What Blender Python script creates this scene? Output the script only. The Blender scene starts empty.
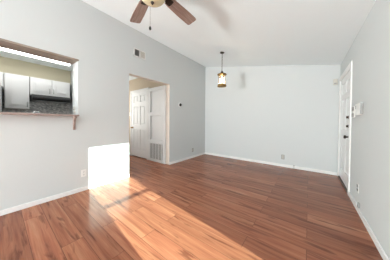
import bpy, bmesh, math, random
from mathutils import Vector, Matrix

C = bpy.context.scene.collection
PI = math.pi

# ------------------------------------------------------------------ camera
XL, XR, YB, YR = -2.857, 0.511, 4.395, -5.4      # left, right, back, rear wall faces
HL, HR = 3.013, 2.341                            # ceiling height over left / right wall
WT = 0.12

cd = bpy.data.cameras.new('camera')
cam = bpy.data.objects.new('camera', cd); C.objects.link(cam)
yaw, pit, roll = 0.656952717, 0.0153655564, 0.0069
cam.matrix_world = (Matrix.Translation((0, 0, 1.12)) @ Matrix.Rotation(yaw, 4, 'Z')
                    @ Matrix.Rotation(PI/2 - pit, 4, 'X') @ Matrix.Rotation(roll, 4, 'Z'))
cd.sensor_width = 36.0
cd.lens = 13.86646
cd.shift_x = 2.026/390
cd.shift_y = -5.93/390
cd.clip_start = 0.05
bpy.context.scene.camera = cam

# ------------------------------------------------------------------ world, sun, daylight, fill lamps, exposure
w = bpy.data.worlds.new('sky'); bpy.context.scene.world = w; w.use_nodes = True
bg = w.node_tree.nodes['Background']
bg.inputs[0].default_value = (0.80, 0.90, 1.0, 1); bg.inputs[1].default_value = 0.8

sd = bpy.data.lights.new('sun', 'SUN'); sun = bpy.data.objects.new('sun', sd); C.objects.link(sun)
SUN_T = 0.40                                     # drop per metre of travel along -X
sdir = Vector((-1.0, 0.113, -SUN_T)).normalized()
sun.rotation_euler = sdir.to_track_quat('-Z', 'Y').to_euler()
sun.location = (6, 0, 5)
sd.energy = 16.0; sd.angle = 0.007; sd.color = (0.80, 1.0, 0.90)


def area(name, loc, rot, sx, sy, power, col):
    l = bpy.data.lights.new(name, 'AREA'); l.shape = 'RECTANGLE'; l.size = sx; l.size_y = sy
    l.energy = power; l.color = col
    o = bpy.data.objects.new(name, l); C.objects.link(o); o.location = loc; o.rotation_euler = rot
    return o


# fill lamps added at the unseen rear opening and indoors; daylight at the sash window
area('rear_fill', (-2.30, YR - 0.02, 1.15), (PI/2, 0, -0.45), 1.0, 2.0, 36, (0.96, 0.98, 1.0))
area('ceiling_fill', (-2.30, YR - 0.02, 0.50), (PI/2 + 1.05, 0, -0.9), 1.0, 0.9, 560, (0.965, 0.98, 0.97))   # fill lamp added and tilted up to brighten the ceiling
area('hall_fill', (-5.15, 1.98, 1.5), (PI/2, 0, -PI/2), 1.2, 1.4, 13, (1.0, 0.96, 0.90))            # fill lamp added inside the closed hallway to brighten it
area('kitchen_fill', (-3.55, -1.35, 1.6), (PI/2, 0, 0.55), 0.9, 1.2, 5, (1.0, 0.99, 0.97))             # fill lamp added in the windowless kitchen to brighten the cabinets
area('daylight_side', (XR + 0.14, 0.87, 1.19), (PI/2, 0, PI/2), 0.70, 1.7, 3, (0.85, 0.93, 1.0))

vs = bpy.context.scene.view_settings
bpy.context.scene.display_settings.display_device = 'sRGB'
vs.view_transform = 'Standard'; vs.look = 'None'; vs.exposure = 0.42; vs.gamma = 1.0
vs.use_curve_mapping = False


# ------------------------------------------------------------------ materials
def mat(name, col, rough=0.5, metal=0.0, bump=0.0, bscale=200.0, var=0.0, vscale=3.0,
        emit=None, estr=0.0, spec=0.5):
    m = bpy.data.materials.new(name); m.use_nodes = True
    nt = m.node_tree; b = nt.nodes['Principled BSDF']
    b.inputs['Base Color'].default_value = (*col, 1)
    b.inputs['Roughness'].default_value = rough
    b.inputs['Metallic'].default_value = metal
    b.inputs['Specular IOR Level'].default_value = spec
    tc = nt.nodes.new('ShaderNodeTexCoord')
    if var > 0:
        n = nt.nodes.new('ShaderNodeTexNoise'); n.inputs['Scale'].default_value = vscale
        n.inputs['Detail'].default_value = 4
        r = nt.nodes.new('ShaderNodeValToRGB')
        r.color_ramp.elements[0].position = 0.3; r.color_ramp.elements[1].position = 0.7
        r.color_ramp.elements[0].color = (*[c*(1-var) for c in col], 1)
        r.color_ramp.elements[1].color = (*[min(1, c*(1+var)) for c in col], 1)
        nt.links.new(tc.outputs['Object'], n.inputs['Vector'])
        nt.links.new(n.outputs['Fac'], r.inputs['Fac'])
        nt.links.new(r.outputs['Color'], b.inputs['Base Color'])
    if bump > 0:
        n = nt.nodes.new('ShaderNodeTexNoise'); n.inputs['Scale'].default_value = bscale
        bp = nt.nodes.new('ShaderNodeBump'); bp.inputs['Strength'].default_value = bump
        bp.inputs['Distance'].default_value = 0.002
        nt.links.new(tc.outputs['Object'], n.inputs['Vector'])
        nt.links.new(n.outputs['Fac'], bp.inputs['Height'])
        nt.links.new(bp.outputs['Normal'], b.inputs['Normal'])
    if emit:
        b.inputs['Emission Color'].default_value = (*emit, 1)
        b.inputs['Emission Strength'].default_value = estr
    return m


def floor_mat():
    m = bpy.data.materials.new('laminate_planks'); m.use_nodes = True
    nt = m.node_tree; N = nt.nodes; Lk = nt.links; b = N['Principled BSDF']
    tc = N.new('ShaderNodeTexCoord')
    br = N.new('ShaderNodeTexBrick')
    br.offset = 0.37; br.offset_frequency = 2; br.squash = 1.0
    br.inputs['Color1'].default_value = (0, 0, 0, 1); br.inputs['Color2'].default_value = (1, 1, 1, 1)
    br.inputs['Mortar'].default_value = (0.5, 0.5, 0.5, 1)
    br.inputs['Scale'].default_value = 1.0
    br.inputs['Mortar Size'].default_value = 0.0022
    br.inputs['Mortar Smooth'].default_value = 0.3
    br.inputs['Bias'].default_value = 0.0
    br.inputs['Brick Width'].default_value = 1.25
    br.inputs['Row Height'].default_value = 0.165
    Lk.new(tc.outputs['Object'], br.inputs['Vector'])
    # every plank gets its own piece of grain
    sh = N.new('ShaderNodeVectorMath'); sh.operation = 'MULTIPLY'
    sh.inputs[1].default_value = (37.0, 91.0, 13.0)
    Lk.new(br.outputs['Color'], sh.inputs[0])
    ad = N.new('ShaderNodeVectorMath'); ad.operation = 'ADD'
    Lk.new(tc.outputs['Object'], ad.inputs[0]); Lk.new(sh.outputs[0], ad.inputs[1])

    def noise(sx, sy, scale, detail, dist=0.0):
        mp = N.new('ShaderNodeMapping'); mp.inputs['Scale'].default_value = (sx, sy, 1)
        Lk.new(ad.outputs[0], mp.inputs['Vector'])
        n = N.new('ShaderNodeTexNoise'); n.inputs['Scale'].default_value = scale
        n.inputs['Detail'].default_value = detail; n.inputs['Distortion'].default_value = dist
        Lk.new(mp.outputs[0], n.inputs['Vector']); return n

    def ramp(src, stops):
        r = N.new('ShaderNodeValToRGB'); e = r.color_ramp.elements
        while len(e) < len(stops): e.new(0.5)
        for k, (p, c) in enumerate(stops):
            e[k].position = p; e[k].color = (*c, 1)
        Lk.new(src, r.inputs['Fac']); return r

    def mix(mode, a, c, fac):
        x = N.new('ShaderNodeMix'); x.data_type = 'RGBA'; x.blend_type = mode
        if isinstance(fac, float): x.inputs['Factor'].default_value = fac
        else: Lk.new(fac, x.inputs['Factor'])
        Lk.new(a, x.inputs['A']); Lk.new(c, x.inputs['B']); return x.outputs['Result']

    grain = noise(0.45, 8.0, 2.4, 7.0, 0.5)
    base = ramp(grain.outputs['Fac'], [(0.20, (0.165, 0.054, 0.031)), (0.42, (0.290, 0.102, 0.055)),
                                       (0.60, (0.355, 0.143, 0.077)), (0.80, (0.460, 0.220, 0.125))])
    tone = ramp(br.outputs['Color'], [(0.0, (0.80, 0.77, 0.76)), (0.5, (0.97, 0.96, 0.95)), (1.0, (1.14, 1.16, 1.18))])
    c = mix('MULTIPLY', base.outputs[0], tone.outputs[0], 1.0)
    fine = noise(1.5, 40.0, 3.0, 3.0)
    fr = ramp(fine.outputs['Fac'], [(0.3, (0.82, 0.80, 0.78)), (0.7, (1.08, 1.08, 1.08))])
    c = mix('MULTIPLY', c, fr.outputs[0], 0.8)
    knot = noise(0.9, 6.5, 2.4, 5.0, 0.8)
    kr = ramp(knot.outputs['Fac'], [(0.575, (1, 1, 1)), (0.67, (0.48, 0.43, 0.43))])
    c = mix('MULTIPLY', c, kr.outputs[0], 0.85)
    seam = N.new('ShaderNodeRGB'); seam.outputs[0].default_value = (0.05, 0.02, 0.013, 1)
    sf = N.new('ShaderNodeMath'); sf.operation = 'MULTIPLY'; sf.inputs[1].default_value = 0.7
    Lk.new(br.outputs['Fac'], sf.inputs[0])
    c = mix('MIX', c, seam.outputs[0], sf.outputs[0])
    Lk.new(c, b.inputs['Base Color'])
    rr = N.new('ShaderNodeMapRange'); rr.inputs['To Min'].default_value = 0.17; rr.inputs['To Max'].default_value = 0.27
    Lk.new(grain.outputs['Fac'], rr.inputs['Value']); Lk.new(rr.outputs[0], b.inputs['Roughness'])
    b.inputs['Specular IOR Level'].default_value = 0.24
    bp = N.new('ShaderNodeBump'); bp.inputs['Strength'].default_value = 0.12; bp.inputs['Distance'].default_value = 0.001
    Lk.new(fine.outputs['Fac'], bp.inputs['Height']); Lk.new(bp.outputs[0], b.inputs['Normal'])
    return m


def wood_mat(name, dark, light, sx, sy, sz, rough=0.45):
    m = bpy.data.materials.new(name); m.use_nodes = True
    nt = m.node_tree; N = nt.nodes; Lk = nt.links; b = N['Principled BSDF']
    tc = N.new('ShaderNodeTexCoord'); mp = N.new('ShaderNodeMapping')
    mp.inputs['Scale'].default_value = (sx, sy, sz)
    n = N.new('ShaderNodeTexNoise'); n.inputs['Scale'].default_value = 4; n.inputs['Detail'].default_value = 6
    n.inputs['Distortion'].default_value = 0.8
    r = N.new('ShaderNodeValToRGB'); r.color_ramp.elements[0].position = 0.3; r.color_ramp.elements[1].position = 0.7
    r.color_ramp.elements[0].color = (*dark, 1); r.color_ramp.elements[1].color = (*light, 1)
    Lk.new(tc.outputs['Object'], mp.inputs['Vector']); Lk.new(mp.outputs[0], n.inputs['Vector'])
    Lk.new(n.outputs['Fac'], r.inputs['Fac']); Lk.new(r.outputs[0], b.inputs['Base Color'])
    b.inputs['Roughness'].default_value = rough
    return m


def mosaic_mat():
    m = bpy.data.materials.new('mosaic_tile'); m.use_nodes = True
    nt = m.node_tree; N = nt.nodes; Lk = nt.links; b = N['Principled BSDF']
    tc = N.new('ShaderNodeTexCoord'); mp = N.new('ShaderNodeMapping')
    mp.inputs['Rotation'].default_value = (PI/2, 0, PI/2)
    br = N.new('ShaderNodeTexBrick'); br.inputs['Scale'].default_value = 1
    br.inputs['Brick Width'].default_value = 0.036; br.inputs['Row Height'].default_value = 0.018
    br.inputs['Mortar Size'].default_value = 0.0015
    br.inputs['Color1'].default_value = (0.30, 0.295, 0.285, 1); br.inputs['Color2'].default_value = (0.85, 0.83, 0.79, 1)
    br.inputs['Mortar'].default_value = (0.45, 0.44, 0.42, 1)
    sp = N.new('ShaderNodeSeparateXYZ'); cb = N.new('ShaderNodeCombineXYZ')
    Lk.new(tc.outputs['Object'], sp.inputs[0])
    Lk.new(sp.outputs[1], cb.inputs[0]); Lk.new(sp.outputs[2], cb.inputs[1])
    Lk.new(cb.outputs[0], br.inputs['Vector']); Lk.new(br.outputs['Color'], b.inputs['Base Color'])
    b.inputs['Roughness'].default_value = 0.25
    return m


def clear_glass(name):
    m = bpy.data.materials.new(name); m.use_nodes = True
    nt = m.node_tree; N = nt.nodes; Lk = nt.links
    for n in list(N):
        if n.type != 'OUTPUT_MATERIAL': N.remove(n)
    out = [n for n in N if n.type == 'OUTPUT_MATERIAL'][0]
    t = N.new('ShaderNodeBsdfTransparent'); g = N.new('ShaderNodeBsdfGlossy'); g.inputs['Roughness'].default_value = 0.02
    x = N.new('ShaderNodeMixShader'); x.inputs[0].default_value = 0.06
    Lk.new(t.outputs[0], x.inputs[1]); Lk.new(g.outputs[0], x.inputs[2]); Lk.new(x.outputs[0], out.inputs[0])
    return m


def lantern_glass():
    m = bpy.data.materials.new('lantern_pane'); m.use_nodes = True
    nt = m.node_tree; N = nt.nodes; Lk = nt.links
    out = [n for n in N if n.type == 'OUTPUT_MATERIAL'][0]; N.remove(N['Principled BSDF'])
    t = N.new('ShaderNodeBsdfTransparent'); t.inputs[0].default_value = (1.0, 0.96, 0.88, 1)
    e = N.new('ShaderNodeBsdfTranslucent'); e.inputs[0].default_value = (0.95, 0.88, 0.74, 1)
    x = N.new('ShaderNodeMixShader'); x.inputs[0].default_value = 0.22
    Lk.new(t.outputs[0], x.inputs[1]); Lk.new(e.outputs[0], x.inputs[2]); Lk.new(x.outputs[0], out.inputs[0])
    return m


M = dict(
    wall=mat('wall_paint', (0.655, 0.685, 0.685), 0.75, bump=0.25, bscale=90, spec=0.25),
    ceiling=mat('ceiling_paint', (0.90, 0.965, 0.985), 0.85, bump=0.3, bscale=70, spec=0.2),
    beige=mat('beige_paint', (0.58, 0.53, 0.39), 0.75, bump=0.2, bscale=90, spec=0.25),
    tan=mat('tan_paint', (0.60, 0.50, 0.38), 0.75, bump=0.2, bscale=90, spec=0.25),
    jamb=mat('jamb_warm_tint', (0.68, 0.61, 0.53), 0.6),  # warm light from floor and hall put into the base colour
    trim=mat('white_trim', (0.86, 0.86, 0.85), 0.35),
    door=mat('white_door', (0.85, 0.86, 0.86), 0.35),
    floor=floor_mat(),
    kfloor=mat('kitchen_vinyl', (0.42, 0.40, 0.37), 0.5, var=0.1),
    ledge=wood_mat('stained_trim_wood', (0.28, 0.205, 0.18), (0.43, 0.335, 0.30), 6, 0.6, 6),
    header=wood_mat('header_wood', (0.27, 0.215, 0.17), (0.40, 0.33, 0.27), 6, 0.6, 6),
    blade=wood_mat('walnut_blade', (0.26, 0.165, 0.135), (0.46, 0.33, 0.28), 1.2, 16, 4),
    counter=mat('dark_counter', (0.10, 0.075, 0.07), 0.3, var=0.4, vscale=60),
    bronze=mat('dark_bronze', (0.055, 0.042, 0.035), 0.4, metal=0.8),
    brass=mat('antique_brass', (0.30, 0.19, 0.07), 0.4, metal=0.8),
    nickel=mat('brushed_nickel', (0.42, 0.41, 0.40), 0.35, metal=1.0),
    chrome=mat('chrome', (0.75, 0.75, 0.75), 0.15, metal=1.0),
    plastic=mat('white_plastic', (0.84, 0.84, 0.82), 0.4),
    ivory=mat('almond_plastic', (0.62, 0.60, 0.54), 0.4),
    grey=mat('grey_plastic', (0.30, 0.30, 0.29), 0.5),
    dark=mat('dark_plastic', (0.03, 0.03, 0.03), 0.4),
    cabinet=mat('white_cabinet_paint', (0.80, 0.80, 0.79), 0.6, spec=0.25),
    hood=mat('black_enamel', (0.012, 0.012, 0.013), 0.3),
    fridge=mat('fridge_enamel', (0.60, 0.61, 0.61), 0.35),
    fridge_side=mat('fridge_dark_side', (0.03, 0.03, 0.032), 0.5),
    mosaic=mosaic_mat(),
    grille=mat('grille_white', (0.78, 0.79, 0.79), 0.4),
    filter=mat('filter_media', (0.42, 0.42, 0.41), 0.8),
    duct=mat('duct_interior', (0.10, 0.095, 0.09), 0.8),
    bowl=mat('cream_glass', (0.74, 0.66, 0.44), 0.25),
    tube=mat('fluorescent_lens', (0.9, 0.9, 0.9), 0.4, emit=(1.0, 1.0, 0.98), estr=6.5),
    bulb=mat('lit_bulb', (1, 0.9, 0.7), 0.4, emit=(1.0, 0.78, 0.45), estr=2.5),
    glass=clear_glass('window_glass'),
    lantern_pane=lantern_glass(),
    threshold=mat('bronze_threshold', (0.05, 0.038, 0.03), 0.45, metal=0.4),
)


# ------------------------------------------------------------------ mesh helpers
def box(bm, a, b, bev=0.0):
    x0, x1 = sorted((a[0], b[0])); y0, y1 = sorted((a[1], b[1])); z0, z1 = sorted((a[2], b[2]))
    v = [bm.verts.new(p) for p in ((x0, y0, z0), (x1, y0, z0), (x1, y1, z0), (x0, y1, z0),
                                   (x0, y0, z1), (x1, y0, z1), (x1, y1, z1), (x0, y1, z1))]
    f = [bm.faces.new([v[i] for i in q]) for q in ((0, 3, 2, 1), (4, 5, 6, 7), (0, 1, 5, 4),
                                                   (1, 2, 6, 5), (2, 3, 7, 6), (3, 0, 4, 7))]
    if bev > 0:
        ed = list({e for q in f for e in q.edges})
        bmesh.ops.bevel(bm, geom=ed, offset=bev, segments=2, profile=0.5, affect='EDGES')
    return v


def lathe(bm, prof, c=(0, 0, 0), n=32, axis='Z', caps=True):
    rings = []
    for r, z in prof:
        ring = []
        for k in range(n):
            a = 2*PI*k/n
            p = (r*math.cos(a), r*math.sin(a), z)
            if axis == 'Y': p = (p[0], z, p[1])
            if axis == 'X': p = (z, p[0], p[1])
            ring.append(bm.verts.new((p[0]+c[0], p[1]+c[1], p[2]+c[2])))
        rings.append(ring)
    fs = []
    for i in range(len(rings)-1):
        for k in range(n):
            fs.append(bm.faces.new((rings[i][k], rings[i][(k+1) % n], rings[i+1][(k+1) % n], rings[i+1][k])))
    for f in fs: f.smooth = True
    if caps: fs.append(bm.faces.new(rings[0][::-1])); fs.append(bm.faces.new(rings[-1]))
    bmesh.ops.recalc_face_normals(bm, faces=fs)


def tube(bm, pts, r, n=10):
    pts = [Vector(p) for p in pts]; rings = []
    for i, p in enumerate(pts):
        d = (pts[min(i+1, len(pts)-1)] - pts[max(i-1, 0)]).normalized()
        u = d.orthogonal().normalized() if i == 0 else (u - d*u.dot(d)).normalized()
        v = d.cross(u)
        rings.append([bm.verts.new(p + (u*math.cos(2*PI*k/n) + v*math.sin(2*PI*k/n))*r) for k in range(n)])
    fs = []
    for i in range(len(rings)-1):
        for k in range(n):
            f = bm.faces.new((rings[i][k], rings[i][(k+1) % n], rings[i+1][(k+1) % n], rings[i+1][k]))
            f.smooth = True; fs.append(f)
    fs.append(bm.faces.new(rings[0][::-1])); fs.append(bm.faces.new(rings[-1]))
    bmesh.ops.recalc_face_normals(bm, faces=fs)


def prism(bm, poly, d0, d1, axis):
    """polygon extruded between d0 and d1 along axis (poly in the other two axes, in order)."""
    def p3(a, b, d):
        return {'X': (d, a, b), 'Y': (a, d, b), 'Z': (a, b, d)}[axis]
    A = [bm.verts.new(p3(a, b, d0)) for a, b in poly]; B = [bm.verts.new(p3(a, b, d1)) for a, b in poly]
    n = len(poly); fs = [bm.faces.new(A[::-1]), bm.faces.new(B)]
    for k in range(n): fs.append(bm.faces.new((A[k], A[(k+1) % n], B[(k+1) % n], B[k])))
    bmesh.ops.recalc_face_normals(bm, faces=fs)


def obj(name, bm, m, parent=None):
    me = bpy.data.meshes.new(name); bm.to_mesh(me); bm.free()
    me.materials.append(M[m] if isinstance(m, str) else m)
    o = bpy.data.objects.new(name, me); C.objects.link(o)
    if parent: o.parent = parent
    return o


def mk(fn, *a, **k):
    bm = bmesh.new(); fn(bm, *a, **k); return bm


def boxes(*bs, bev=0.0):
    bm = bmesh.new()
    for a, b in bs: box(bm, a, b, bev)
    return bm


def struct(name, bm, m, parent=None):
    o = obj(name, bm, m, parent)
    if not parent: o['kind'] = 'structure'
    return o


def thing(name, label, cat, loc=(0, 0, 0), rz=0.0, group=None):
    o = bpy.data.objects.new(name, None); C.objects.link(o)
    o.empty_display_size = 0.1; o.location = loc; o.rotation_euler = (0, 0, rz)
    o['label'] = label; o['category'] = cat
    if group: o['group'] = group
    return o


def dup(root, loc, rz, label, group=None):
    r = root.copy(); C.objects.link(r); r.location = loc; r.rotation_euler = (0, 0, rz); r['label'] = label
    if group: r['group'] = group
    for ch in list(root.children):
        c = ch.copy(); C.objects.link(c); c.parent = r
        for g in list(ch.children):
            d = g.copy(); C.objects.link(d); d.parent = c
    return r


LEFT, BACK, RIGHT = PI/2, 0.0, -PI/2             # turn of a wall-mounted thing (its front is local -Y)
zc = lambda x: HL + (x - XL)*(HR - HL)/(XR - XL)  # ceiling height at x

# ------------------------------------------------------------------ the setting
KX, KY0, KY1, KH = -4.98, -1.40, 1.15, 2.40      # kitchen far wall, ends, ceiling
HY0, HY1, HT = 1.605, 2.71, 2.082                # hallway opening
HH = 2.49                                        # hallway ceiling
PY0, PY1, PZ0, PZ1 = -0.95, 0.762, 1.190, 2.065  # pass-through

struct('floor', boxes(((-5.3, YR - WT, -0.1), (XR + WT, YB + WT, 0))), 'floor')

X0 = XL - WT
struct('wall_left', boxes(
    ((X0, YR, 0), (XL, PY0, HL)), ((X0, PY0, 0), (XL, PY1, PZ0)), ((X0, PY0, PZ1), (XL, PY1, HL)),
    ((X0, PY1, 0), (XL, HY0, HL)), ((X0, HY0, HT), (XL, HY1, HL)), ((X0, HY1, 0), (XL, YB, HL))), 'wall')

bm = bmesh.new()
prism(bm, [(X0, 0), (XR + WT, 0), (XR + WT, zc(XR + WT)), (X0, zc(X0))], YB, YB + WT, 'Y')
struct('wall_back', bm, 'wall')

bm = bmesh.new()                                 # rear wall behind the camera with an unseen opening added for its light
xa, xb, zt = -2.82, -1.38, 2.16
prism(bm, [(X0, 0), (xa, 0), (xa, zt), (xb, zt), (xb, 0), (XR + WT, 0), (XR + WT, zc(XR + WT)), (X0, zc(X0))],
      YR - WT, YR, 'Y')
struct('wall_rear', bm, 'wall')

DY0, DY1, DZ = 3.355, 4.285, 1.975               # entry door slab
WY0, WY1, WZ0, WZ1 = 0.505, 1.235, 0.294, 2.085     # sash window that lets the sun in
X1 = XR + WT
VY0, VY1 = -3.3, -1.4                            # unseen wider window added behind the camera so its sun bounce brightens the ceiling
struct('wall_right', boxes(
    ((XR, YR, 0), (X1, VY0, HR)), ((XR, VY0, 0), (X1, VY1, WZ0)), ((XR, VY0, WZ1), (X1, VY1, HR)),
    ((XR, VY1, 0), (X1, WY0, HR)), ((XR, WY0, 0), (X1, WY1, WZ0)), ((XR, WY0, WZ1), (X1, WY1, HR)),
    ((XR, WY1, 0), (X1, DY0, HR)), ((XR, DY0, DZ), (X1, DY1, HR)), ((XR, DY1, 0), (X1, YB, HR))), 'wall')

bm = bmesh.new()
prism(bm, [(X0, zc(X0)), (X1, zc(X1)), (X1, zc(X1) + 0.1), (X0, zc(X0) + 0.1)], YR - WT, YB + WT, 'Y')
struct('ceiling', bm, 'ceiling')

# sash window: frame, meeting rail, panes
wf = struct('window_1', boxes(
    ((XR + .02, WY0, WZ0), (X1, WY0 + .012, WZ1)), ((XR + .02, WY1 - .012, WZ0), (X1, WY1, WZ1)),
    ((XR + .02, WY0, WZ1 - .012), (X1, WY1, WZ1)), ((XR + .02, WY0, WZ0), (X1, WY1, WZ0 + .03)),
    ((XR + .05, WY0, 1.045), (XR + .085, WY1, 1.080))), 'trim')
obj('pane', boxes(((XR + .066, WY0 + .012, WZ0 + .03), (XR + .070, WY1 - .012, 1.045)),
                  ((XR + .066, WY0 + .012, 1.080), (XR + .070, WY1 - .012, WZ1 - .012))), 'glass', wf)
struct('added_side_window', boxes(
    ((XR + .02, VY0, WZ0), (X1, VY0 + .03, WZ1)), ((XR + .02, VY1 - .03, WZ0), (X1, VY1, WZ1)),
    ((XR + .02, VY0, WZ1 - .03), (X1, VY1, WZ1)), ((XR + .02, VY0, WZ0), (X1, VY1, WZ0 + .03)),
    ((XR + .05, (VY0 + VY1)/2 - .03, WZ0), (XR + .085, (VY0 + VY1)/2 + .03, WZ1))), 'trim')  # frame of the window added for sun bounce
struct('added_rear_window', boxes(((xa, YR - .09, 0), (xa + .05, YR - .03, zt)), ((xb - .05, YR - .09, 0), (xb, YR - .03, zt)),
                         ((xa, YR - .09, zt - .05), (xb, YR - .03, zt)),
                         ((xa/2 + xb/2 - .02, YR - .09, 0), (xa/2 + xb/2 + .02, YR - .03, zt))), 'trim')  # frame of the added rear opening

# baseboards
BH, BT = 0.062, 0.014


def base(name, bs):
    bm = bmesh.new()
    for a, b in bs: box(bm, a, b, 0.003)
    struct(name, bm, 'trim')


base('baseboard_left', [((XL, YR, 0), (XL + BT, HY0, BH)), ((XL, HY1, 0), (XL + BT, YB, BH))])
base('baseboard_back', [((XL + BT, YB - BT, 0), (XR, YB, BH))])
base('baseboard_right', [((XR - BT, YR, 0), (XR, DY0 - .085, BH))])

# hallway behind the opening
HXE = -5.25
struct('wall_hall_far', boxes(((HXE, HY1, 0), (X0, HY1 + .1, HH))), 'tan')
struct('wall_hall_near', boxes(((HXE, HY0 - .35, 0), (X0, HY0 - .25, HH))), 'wall')
struct('wall_hall_end', boxes(((HXE - .1, HY0 - .35, 0), (HXE, HY1 + .1, HH))), 'wall')
struct('ceiling_hall', boxes(((HXE, HY0 - .35, HH), (X0, HY1 + .1, HH + .08))), 'ceiling')


def six_panel(w, h, t=0.04, arch=False):
    """raised six-panel door, local x 0..w, z 0..h, front at y=0 and thickness t."""
    bm = bmesh.new(); s = 0.115*w/0.8; mid = w/2
    rows = [(0.22*h/2.03, 0.86*h/2.03), (1.00*h/2.03, 1.58*h/2.03), (1.70*h/2.03, 1.91*h/2.03)]
    box(bm, (0, 0, 0), (s, t, h)); box(bm, (w - s, 0, 0), (w, t, h)); box(bm, (mid - s/2, 0, 0), (mid + s/2, t, h))
    zs = [0] + [q for r in rows for q in r] + [h]
    for xa_, xb_ in ((s, mid - s/2), (mid + s/2, w - s)):
        for k in range(0, len(zs), 2): box(bm, (xa_, 0, zs[k]), (xb_, t, zs[k+1]))
        for z0, z1 in rows:
            box(bm, (xa_, .014, z0), (xb_, t, z1))
            m_ = .035
            vv = box(bm, (xa_ + m_, .003, z0 + m_), (xb_ - m_, .014, z1 - m_))
            for q in vv:                        # bevelled field
                if q.co.y > .01:
                    q.co.x += (-.02 if q.co.x < (xa_ + xb_)/2 else .02)
                    q.co.z += (-.02 if q.co.z < (z0 + z1)/2 else .02)
    return bm


def knob(parent, x, z, m, part='door_knob'):
    bm = bmesh.new()
    lathe(bm, [(.001, .0), (.030, .0), (.032, -.006), (.012, -.012), (.012, -.030), (.024, -.038), (.029, -.050),
               (.024, -.062), (.001, -.066)], (x, 0, z), 20, 'Y')
    return obj(part, bm, m, parent)


def casing(name, y_front, x0, x1, ztop, wd, th, rz, loc):
    bm = bmesh.new()
    box(bm, (x0 - wd, -th, 0), (x0, 0, ztop + wd), .004); box(bm, (x1, -th, 0), (x1 + wd, 0, ztop + wd), .004)
    box(bm, (x0, -th, ztop), (x1, 0, ztop + wd), .004)
    o = struct(name, bm, 'trim'); o.location = loc; o.rotation_euler = (0, 0, rz); return o


# entry door in the right wall
d = struct('door_1', six_panel(DY1 - DY0, DZ - .03), 'door')
d.location = (XR + .004, DY1, .03); d.rotation_euler = (0, 0, RIGHT)
DW = DY1 - DY0
k = knob(d, DW - .085, .86, 'bronze')
for z in (1.035, 1.180):
    bm = bmesh.new()
    lathe(bm, [(.001, 0), (.027, 0), (.027, -.008), (.021, -.018), (.001, -.018)], (DW - .085, 0, z), 20, 'Y')
    box(bm, (DW - .092, -.038, z - .018), (DW - .078, -.014, z + .018), .002)
    obj('deadbolt', bm, 'bronze', d)
casing('trim_1', 0, 0, DW, DZ, .085, .018, RIGHT, (XR, DY1, 0))
struct('trim_2', boxes(((XR - .016, DY0 - .002, 0), (XR + .09, DY1 + .002, .028))), 'threshold')

# six-panel door in the hallway
d2 = struct('door_2', six_panel(.83, 2.02), 'door'); d2.location = (-4.59, HY1 - .045, .02)
knob(d2, .07, .90, 'brass')
casing('trim_3', 0, 0, .83, 2.04, .065, .055, 0, (-4.59, HY1, 0))

# furnace-closet panel beside it: framed leaf with two flat recessed panels
d3 = struct('door_3', boxes(
    ((-3.735, HY1 - .050, .06), (-3.60, HY1, 2.07)), ((-3.055, HY1 - .050, .06), (-2.985, HY1, 2.07)),
    ((-3.60, HY1 - .050, 1.98), (-3.055, HY1, 2.07)), ((-3.60, HY1 - .050, 1.29), (-3.055, HY1, 1.38)),
    ((-3.60, HY1 - .050, .50), (-3.055, HY1, .61)), ((-3.60, HY1 - .050, .06), (-3.055, HY1, .09)),
    ((-3.60, HY1 - .012, .09), (-3.055, HY1, 1.98)),
    ((-3.56, HY1 - .020, 1.42), (-3.095, HY1, 1.94)), ((-3.56, HY1 - .020, .65), (-3.095, HY1, 1.25))), 'door')
base('baseboard_hall', [((-3.73, HY1 - .042, 0), (X0, HY1, .045)), ((HXE, HY1 - BT, 0), (-4.70, HY1, BH))])

struct('trim_8', boxes(((X0, HY1 - .008, 0), (XL, HY1, HT)), ((X0, HY0, HT - .008), (XL, HY1 - .008, HT))), 'jamb')   # jamb and head lining, warm light spill painted into its tan

# kitchen shell
struct('wall_kitchen_far', boxes(((KX - .1, KY0, 0), (KX, KY1, KH))), 'beige')
struct('wall_kitchen_end', boxes(((KX - .1, KY1, 0), (X0, KY1 + .1, KH))), 'wall')
struct('wall_kitchen_side', boxes(((KX - .1, KY0 - .1, 0), (X0, KY0, KH))), 'beige')
struct('ceiling_kitchen', boxes(((KX - .1, KY0 - .1, KH), (X0, KY1 + .1, KH + .08))), 'ceiling')
struct('trim_4', boxes(((KX, KY0, 2.05), (-4.88, KY1, KH))), 'beige')                 # furred soffit over the cabinets
struct('trim_5', boxes(((KX, .05, .92), (KX + .012, KY1, 1.70))), 'mosaic')            # tile backsplash
# deep lining of the pass-through: stained header and painted jamb
LX = -3.125
struct('trim_6', boxes(((LX, PY0, PZ1 - .012), (XL + .006, PY1 + .014, PZ1 + .012)),
                       ((LX, PY0, PZ1 + .012), (X0, PY1 + .1, PZ1 + .12))), 'header')
struct('trim_7', boxes(((LX, PY1, 0), (X0, PY1 + .1, PZ1 - .012))), 'wall')

# ------------------------------------------------------------------ bar ledge and its bracket
t = thing('bar_ledge', 'long thin stained wooden bar ledge along the sill of the kitchen pass-through', 'bar ledge', (0, 0, PZ0))
obj('ledge_board', boxes(((LX, PY0, 0), (XL, PY1 - .002, .026)), ((XL, PY0, 0), (XL + .105, PY1 - .012, .026)), bev=.003), 'ledge', t)
obj('edge_strip', boxes(((XL + .105, PY0, .003), (XL + .109, PY1 - .012, .023))), 'ledge', t)
t = thing('corbel', 'small carved wooden bracket on the wall under the end of the bar ledge', 'bracket', (XL, PY1 - .050, PZ0 - .20))
bm = bmesh.new()
prism(bm, [(0, 0), (.014, 0), (.020, .03), (.026, .09), (.040, .14), (.062, .17), (.090, .18), (.090, .20), (0, .20)], -.013, .013, 'Y')
obj('bracket_body', bm, 'ledge', t)
obj('back_plate', boxes(((0, -.017, -.008), (.006, .017, .20)), bev=.002), 'ledge', t)

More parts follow.
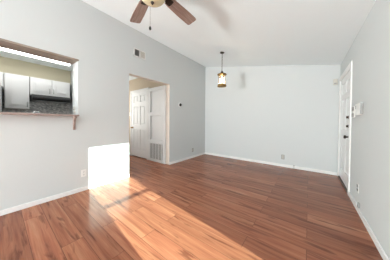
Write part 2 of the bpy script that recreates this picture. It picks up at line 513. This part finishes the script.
# ------------------------------------------------------------------ kitchen things
def cabinet(label, y0, y1, z0, z1, doors, handle_side):
    t = thing('wall_cabinet', label, 'cabinet', (-4.67, (y0 + y1)/2, z0), LEFT, 'white wall cabinets in the kitchen')
    w = y1 - y0; h = z1 - z0
    obj('cabinet_body', boxes(((-w/2, 0, 0), (w/2, .305, h))), 'cabinet', t)
    n = doors; dw = w/n
    for k in range(n):
        a = -w/2 + k*dw + .008; b = a + dw - .016; z_a, z_b = .012, h - .012; s = .05
        bm = bmesh.new()
        box(bm, (a, -.02, z_a), (b, -.001, z_b), .003)
        # routed cathedral panel: a groove ring raised as thin moulding with arched head
        xa_, xb_, za_, zb_ = a + s, b - s, z_a + s, z_b - s
        arc = [(xa_, za_), (xb_, za_), (xb_, zb_ - .035)]
        arc += [(xa_ + (xb_ - xa_)*(1 - i/10), zb_ - .035 + .035*math.sin(PI*i/10)) for i in range(1, 10)]
        arc += [(xa_, zb_ - .035)]
        prism(bm, arc, -.032, -.020, 'Y')
        cx_, cz_ = (xa_ + xb_)/2, (za_ + zb_)/2
        fx = (xb_ - xa_ - .05)/(xb_ - xa_); fz = (zb_ - za_ - .05)/(zb_ - za_)
        prism(bm, [(cx_ + (x - cx_)*fx, cz_ + (z - cz_)*fz) for x, z in arc], -.044, -.032, 'Y')
        dr = obj('cabinet_door', bm, 'cabinet', t)
        side = handle_side if n == 1 else (1 if k == 0 else -1)
        hx = (b - .025) if side > 0 else (a + .025)
        hz0 = .05 if n == 1 else .06
        hb = bmesh.new(); tube(hb, [(hx, -.02, hz0), (hx, -.045, hz0 + .005), (hx, -.047, hz0 + .05), (hx, -.045, hz0 + .095), (hx, -.02, hz0 + .1)], .006, 8)
        obj('door_handle', hb, 'nickel', dr)
    return t


cabinet('tall single-door white wall cabinet to the left of the black range hood', .077, .405, 1.36, 2.048, 1, 1)
cabinet('short two-door white wall cabinet directly above the black range hood', .413, 1.085, 1.675, 2.048, 2, 1)
cabinet('short white wall cabinet above the refrigerator at the left frame edge', -.55, .070, 1.755, 2.048, 2, 1)

t = thing('range_hood', 'black under-cabinet range hood over the mosaic tile backsplash', 'range hood', (KX, .745, 1.55))
bm = bmesh.new(); prism(bm, [(0.015, 0), (.48, 0), (.50, .04), (.50, .065), (.42, .122), (0.015, .122)], -.315, .315, 'Y'); obj('hood_shell', bm, 'hood', t)
obj('control_strip', boxes(((.5005, -.24, .045), (.503, .24, .062))), 'dark', t)
obj('filter', boxes(((.08, -.25, -.004), (.44, .25, 0))), 'nickel', t)

t = thing('refrigerator', 'tall pale refrigerator with dark side under the short cabinet at left', 'refrigerator', (KX + .02, -.345, 0))
obj('fridge_cabinet', boxes(((0, -.40, .02), (.62, .40, 1.735)), bev=.008), 'fridge_side', t)
for z0, z1 in ((.05, 1.16), (1.17, 1.735)):
    dr = obj('fridge_door', boxes(((.622, -.40, z0), (.68, .385, z1)), bev=.01), 'fridge', t)
    hb = bmesh.new(); tube(hb, [(.68, .33, (z1 - .38) if z0 < 1 else (z0 + .05)), (.715, .33, (z1 - .36) if z0 < 1 else (z0 + .07)), (.715, .33, (z1 - .06) if z0 < 1 else (z0 + .34)), (.68, .33, (z1 - .04) if z0 < 1 else (z0 + .36))], .009, 8)
    obj('fridge_handle', hb, 'nickel', dr)
obj('foot_grille', boxes(((.03, -.39, 0), (.64, .38, .045))), 'dark', t)

t = thing('sink_counter', 'kitchen sink counter hidden right behind the pass-through ledge', 'counter', (X0 - .15, -.2, 0))
obj('counter_body', boxes(((-.56, -.7, 0), (0, .95, .88))), 'cabinet', t)
obj('counter_top', boxes(((-.59, -.7, .88), (0, .95, .92)), bev=.004), 'counter', t)

t = thing('faucet', 'chrome gooseneck faucet arching just above the bar ledge', 'faucet', (-3.42, .42, .92))
bm = bmesh.new(); lathe(bm, [(.03, 0), (.03, .012), (.018, .02), (.016, .07), (.001, .075)], (0, 0, 0), 16); obj('faucet_base', bm, 'chrome', t)
R_ = .048
bm = bmesh.new(); tube(bm, [(0, 0, .05), (0, 0, .29)] + [(0, -R_ + R_*math.cos(PI*i/8), .29 + R_*math.sin(PI*i/8)) for i in range(1, 9)] + [(0, -2*R_, .24)], .011, 10); obj('spout', bm, 'chrome', t)
bm = bmesh.new(); tube(bm, [(0, .01, .05), (0, .05, .075), (0, .08, .085)], .007, 8); obj('lever', bm, 'chrome', t)

t = thing('fluorescent_light', 'long lit white fluorescent fixture on the kitchen ceiling', 'ceiling light', (-4.222, .05, KH - .001))
obj('fixture_housing', boxes(((-.118, -.95, -.018), (.118, .95, 0)), bev=.004), 'plastic', t)
bm = bmesh.new(); prism(bm, [(-.110, -.018), (-.100, -.036), (-.06, -.042), (.06, -.042), (.100, -.036), (.110, -.018)], -.93, .93, 'Y'); obj('diffuser', bm, 'tube', t)
for y in (-.94, .94): obj('end_cap', boxes(((-.114, y - .01, -.044), (.114, y + .01, -.016)), bev=.002), 'plastic', t)


# ------------------------------------------------------------------ wall plates
def outlet(label, loc, rz, m='plastic', hole='grey', w=.072, h=.116):
    t = thing('wall_outlet', label, 'outlet', loc, rz, 'electrical outlets low on the walls')
    obj('cover_plate', boxes(((-w/2, -.006, -h/2), (w/2, 0, h/2)), bev=.003), m, t)
    for z in (-.024, .024):
        f = bmesh.new(); box(f, (-.021, -.010, z - .017), (.021, -.005, z + .017), .002)
        r = obj('receptacle', f, hole, t)
        obj('slots', boxes(((-.009, -.0106, z - .003), (-.006, -.0096, z + .008)), ((.006, -.0106, z - .003), (.009, -.0096, z + .008)),
                           ((-.003, -.0106, z - .011), (.003, -.0096, z - .006))), 'dark', r)
    f = bmesh.new(); lathe(f, [(.001, -.0055), (.004, -.0055), (.003, -.0075), (.001, -.0078)], (0, 0, 0), 10, 'Y'); obj('screw', f, 'nickel', t)
    return t


outlet('white outlet on the left wall just left of the sunlit patch', (XL, .832, .283), LEFT, 'plastic', 'plastic')
outlet('grey outlet on the left wall between hallway opening and far corner', (XL, 3.70, .240), LEFT, 'grey', 'ivory')
outlet('grey outlet low on the middle of the back wall', (-.508, YB, .245), BACK, 'grey', 'ivory')
outlet('white outlet with dark receptacles low on the right wall near the entry door', (XR, 2.80, .290), RIGHT, 'plastic', 'dark')

t = thing('jamb_switch', 'tiny white switch plate inside the right jamb of the pass-through', 'light switch', (-3.03, PY1, 1.30), 0)
obj('cover_plate', boxes(((-.035, -.006, -.057), (.035, 0, .057)), bev=.003), 'ivory', t)
obj('toggle', boxes(((-.006, -.016, -.010), (.006, -.005, .014))), 'grey', t)
t = thing('hall_switch', 'white switch plate on hallway wall left of the six-panel door', 'light switch', (-4.75, HY1, 1.36), 0)
obj('cover_plate', boxes(((-.04, -.008, -.06), (.04, 0, .06)), bev=.003), 'plastic', t)
obj('toggle', boxes(((-.006, -.020, -.010), (.006, -.007, .014))), 'ivory', t)

t = thing('double_switch', 'two dark switches stacked on a white plate beside the entry door', 'light switch', (XR, 3.115, 1.275), RIGHT)
obj('cover_plate', boxes(((-.058, -.007, -.082), (.058, 0, .082)), bev=.003), 'plastic', t)
for z in (-.045, .045): obj('rocker', boxes(((-.036, -.020, z - .026), (.036, -.006, z + .026)), bev=.002), 'grey', t)

t = thing('alarm_keypad', 'white boxy keypad on the right wall beside the dark switches', 'keypad', (XR, 2.79, 1.292), RIGHT)
obj('keypad_case', boxes(((-.085, -.032, -.072), (.150, 0, .072)), bev=.005), 'plastic', t)
obj('display', boxes(((-.065, -.0345, .005), (-.030, -.0315, .048))), 'grey', t)
obj('lower_cover', boxes(((-.07, -.0350, -.062), (.06, -.0315, -.022)), bev=.001), 'plastic', t)
obj('end_shade', boxes(((.147, -.030, -.068), (.153, -.003, .068)), bev=.001), 'grey', t)  # grey plate paints the shade on the near end of the case

t = thing('phone_jack', 'tiny grey jack just above the right wall baseboard', 'jack', (XR, 2.705, .105), RIGHT)
obj('jack_case', boxes(((-.018, -.018, -.03), (.018, 0, .03)), bev=.003), 'grey', t)
obj('socket', boxes(((-.006, -.0195, -.012), (.006, -.0175, .004))), 'dark', t)

t = thing('door_chime', 'small box high on the back wall in the corner beside entry door', 'door chime', (.432, YB, 1.985), BACK)
obj('chime_case', boxes(((-.032, -.035, -.062), (.034, 0, .062)), bev=.004), 'ivory', t)
obj('side_grille', boxes(((.034, -.030, -.050), (.038, -.006, .050)), ((-.020, -.037, -.045), (.020, -.0345, -.020))), 'grey', t)

t = thing('door_stop', 'small grey stub standing at the foot of the back wall', 'door stop', (-.27, YB - .03, 0), BACK)
bm = bmesh.new(); lathe(bm, [(.012, 0), (.012, .008), (.006, .012), (.006, .06), (.010, .064), (.010, .085), (.001, .088)], (0, 0, 0), 14); obj('post', bm, 'nickel', t)
bm = bmesh.new(); lathe(bm, [(.011, .068), (.0125, .072), (.0125, .082), (.011, .086)], (0, 0, 0), 14); obj('rubber_tip', bm, 'grey', t)

t = thing('thermostat', 'round black thermostat on a white ring on the left wall', 'thermostat', (XL, 3.105, 1.588), LEFT)
bm = bmesh.new(); lathe(bm, [(.001, 0), (.068, 0), (.068, -.006), (.062, -.010), (.001, -.010)], (0, 0, 0), 36, 'Y'); obj('backplate', bm, 'trim', t)
bm = bmesh.new(); lathe(bm, [(.001, -.010), (.040, -.010), (.042, -.026), (.037, -.032), (.001, -.033)], (0, 0, 0), 36, 'Y'); obj('dial', bm, 'dark', t)

# register high on the left wall: two banks of fins turned opposite ways
t = thing('air_register', 'small two-bank air register high on left wall above the hallway', 'air vent', (XL, 1.838, 2.545), LEFT)
W_, H_ = .138, .084
obj('register_frame', boxes(((-W_, -.012, -H_), (W_, 0, -H_ + .018)), ((-W_, -.012, H_ - .018), (W_, 0, H_)),
                            ((-W_, -.012, -H_), (-W_ + .018, 0, H_)), ((W_ - .018, -.012, -H_), (W_, 0, H_)), ((-.012, -.012, -H_), (.012, 0, H_))), 'plastic', t)
obj('duct_back', boxes(((-W_ + .01, -.0015, -H_ + .01), (W_ - .01, -.0005, H_ - .01))), 'duct', t)
for s, ang in ((-1, 1.25), (1, -.55)):
    x0 = -W_ + .020 if s < 0 else .014
    nf = 6 if s < 0 else 5
    for k in range(nf):
        xc = x0 + .104*(k + .5)/nf
        bm = bmesh.new(); box(bm, (-.0085, -.001, -H_ + .018), (.0085, .001, H_ - .018))
        bmesh.ops.rotate(bm, verts=bm.verts, cent=(0, 0, 0), matrix=Matrix.Rotation(ang, 3, 'Z'))
        bmesh.ops.translate(bm, verts=bm.verts, vec=(xc, -.0085, 0))
        obj('fin', bm, 'ivory' if s > 0 else 'grey', t)

# return-air grille in the closet panel
t = thing('return_air_grille', 'white louvered return-air grille low in hallway panel beside the door', 'air vent', (-3.345, HY1 - .050, .292), 0)
W_, H_ = .265, .238
obj('grille_frame', boxes(((-W_, -.012, -H_), (W_, 0, -H_ + .024)), ((-W_, -.012, H_ - .024), (W_, 0, H_)),
                          ((-W_, -.012, -H_), (-W_ + .024, 0, H_)), ((W_ - .024, -.012, -H_), (W_, 0, H_)), bev=.002), 'grille', t)
obj('filter_back', boxes(((-W_ + .01, -.001, -H_ + .01), (W_ - .01, 0.012, H_ - .01))), 'filter', t)
for k in range(3):
    x = -W_ + .024 + (k + 1)*(2*W_ - .048)/4
    obj('mullion', boxes(((x - .008, -.011, -H_ + .02), (x + .008, -.002, H_ - .02))), 'grille', t)
for k in range(16):
    z = -H_ + .03 + k*(2*H_ - .06)/15
    bm = bmesh.new(); box(bm, (-W_ + .02, -.006, -.0008), (W_ - .02, .006, .0008))
    bmesh.ops.rotate(bm, verts=bm.verts, cent=(0, 0, 0), matrix=Matrix.Rotation(-.7, 3, 'X'))
    bmesh.ops.translate(bm, verts=bm.verts, vec=(0, -.0055, z)); obj('louver', bm, 'grille', t)

# ------------------------------------------------------------------ ceiling fan
FX, FY, FZ = -1.214, .918, 2.42
t = thing('ceiling_fan', 'five-blade wooden ceiling fan with cream bowl light and pull chain', 'ceiling fan', (FX, FY, zc(FX)))
o_ = FZ - zc(FX)                                 # blade plane below the mount
bm = bmesh.new(); lathe(bm, [(.001, .015), (.075, .015), (.07, -.03), (.045, -.06), (.02, -.07), (.001, -.07)], (0, 0, 0), 28); obj('canopy', bm, 'bronze', t)
bm = bmesh.new(); lathe(bm, [(.014, -.06), (.014, o_ + .12)], (0, 0, 0), 16); obj('downrod', bm, 'bronze', t)
bm = bmesh.new(); lathe(bm, [(.02, o_ + .14), (.06, o_ + .13), (.105, o_ + .10), (.115, o_ + .06), (.11, o_ + .02), (.075, o_ - .005), (.055, o_ - .04), (.055, o_ - .055), (.001, o_ - .055)], (0, 0, 0), 36); obj('motor_housing', bm, 'bronze', t)
for k in range(5):
    a = math.radians(91 + 72*k)
    mt = Matrix.Rotation(a, 4, 'Z') @ Matrix.Translation((0, 0, o_)) @ Matrix.Rotation(math.radians(-11), 4, 'X')
    bm = bmesh.new()
    r0, r1 = .20, .645
    prof = [(r0, -.048), (r0 + .05, -.056), (.45, -.066), (r1 - .025, -.068), (r1 - .006, -.062), (r1, -.045), (r1, .045),
            (r1 - .006, .062), (r1 - .025, .068), (.45, .066), (r0 + .05, .056), (r0, .048)]
    prism(bm, prof, -.004, .004, 'Z')
    b_ = obj('blade', bm, 'blade', t); b_.matrix_local = mt
    bm = bmesh.new()
    prism(bm, [(.09, -.018), (.16, -.014), (.21, -.036), (.255, -.036), (.262, 0), (.255, .036), (.21, .036), (.16, .014), (.09, .018)], -.012, -.005, 'Z')
    for px, py in ((.225, -.022), (.225, .022), (.248, 0)):
        lathe(bm, [(.006, -.012), (.006, -.015), (.001, -.016)], (px, py, 0), 10)
    obj('blade_iron', bm, 'bronze', b_)
bm = bmesh.new(); lathe(bm, [(.055, o_ - .055), (.10, o_ - .06), (.131, o_ - .072), (.131, o_ - .082), (.001, o_ - .082)], (0, 0, 0), 36); obj('light_fitter', bm, 'bronze', t)
bm = bmesh.new()
prof = [(.126*math.cos(a_), o_ - .082 - .068*math.sin(a_)) for a_ in [PI/2*i/10 for i in range(0, 10)]] + [(.012, o_ - .150)]
lathe(bm, prof, (0, 0, 0), 40); bl = obj('light_bowl', bm, 'bowl', t)
bm = bmesh.new(); lathe(bm, [(.016, o_ - .147), (.017, o_ - .155), (.010, o_ - .163), (.006, o_ - .172), (.001, o_ - .174)], (0, 0, 0), 16); obj('finial', bm, 'bronze', bl)
cx_, cy_ = -.126, .068
bm = bmesh.new()
tube(bm, [(cx_*.55, cy_*.55, o_ - .04), (cx_*.95, cy_*.95, o_ - .045), (cx_, cy_, o_ - .07), (cx_, cy_, o_ - .300)], .0018, 6)
for k in range(40): lathe(bm, [(.0005, -.0028), (.0028, 0), (.0005, .0028)], (cx_, cy_, o_ - .08 - .0055*k), 6)
pc = obj('pull_chain', bm, 'nickel', t)
bm = bmesh.new(); lathe(bm, [(.002, o_ - .295), (.008, o_ - .303), (.0125, o_ - .315), (.0125, o_ - .327), (.007, o_ - .335), (.001, o_ - .337)], (cx_, cy_, 0), 16); obj('fob', bm, 'dark', pc)

# ------------------------------------------------------------------ pendant lantern
PX, PY = -1.655, 3.262
t = thing('pendant_lantern', 'lit brass and glass lantern hanging on a chain from the ceiling', 'pendant light', (PX, PY, zc(PX)))
z0 = zc(PX)
bm = bmesh.new(); lathe(bm, [(.001, .012), (.052, .012), (.052, -.012), (.040, -.022), (.012, -.036), (.001, -.036)], (0, 0, 0), 28); obj('canopy', bm, 'bronze', t)
top = 2.290 - z0; bot = 1.955 - z0
bm = bmesh.new()
n = 24; step = ((-.03) - (top + .05))/n
for k in range(n):                               # chain links, turned a quarter each
    zc_ = -.03 - step*(k + .5); hl = step*.5 + .004
    pts = [((.007*math.cos(2*PI*i/10)), 0, zc_ + hl*math.sin(2*PI*i/10)) for i in range(11)]
    if k % 2: pts = [(y, x, z) for x, y, z in pts]
    tube(bm, pts, .0026, 6)
obj('chain', bm, 'bronze', t)
bm = bmesh.new(); lathe(bm, [(.006, top + .055), (.014, top + .05), (.014, top + .03), (.030, top + .02), (.036, top - .005), (.060, top - .025), (.001, top - .03)], (0, 0, 0), 28); obj('cap', bm, 'bronze', t)
bm = bmesh.new(); lathe(bm, [(.058, top - .022), (.108, top - .034), (.110, top - .052), (.088, top - .068), (.001, top - .068)], (0, 0, 0), 32); obj('top_band', bm, 'brass', t)
bm = bmesh.new(); lathe(bm, [(.068, top - .066), (.071, top - .09), (.073, bot + .075), (.069, bot + .058)], (0, 0, 0), 32, caps=False)
gl = obj('glass_shade', bm, 'lantern_pane', t)
bm = bmesh.new(); lathe(bm, [(.014, top - .07), (.014, top - .10), (.022, top - .12), (.027, top - .15), (.022, top - .175), (.001, top - .19)], (0, 0, 0), 16)
obj('light_bulb', bm, 'bulb', gl)
pl = bpy.data.lights.new('lantern_glow', 'POINT'); pl.energy = 3.5; pl.color = (1.0, .90, .78); pl.shadow_soft_size = .03
po = bpy.data.objects.new('lantern_glow', pl); C.objects.link(po); po.location = (PX, PY, z0 + bot + .105)
for k in range(8):
    a = 2*PI*k/8 + .2
    bm = bmesh.new(); tube(bm, [(0.079*math.cos(a), 0.079*math.sin(a), top - .045), (0.079*math.cos(a), 0.079*math.sin(a), bot + .03)], .0045, 6)
    obj('cage_bar', bm, 'brass', t)
bm = bmesh.new(); lathe(bm, [(.001, bot + .060), (.090, bot + .060), (.106, bot + .046), (.106, bot + .010), (.095, bot), (.001, bot)], (0, 0, 0), 32); obj('bottom_band', bm, 'brass', t)
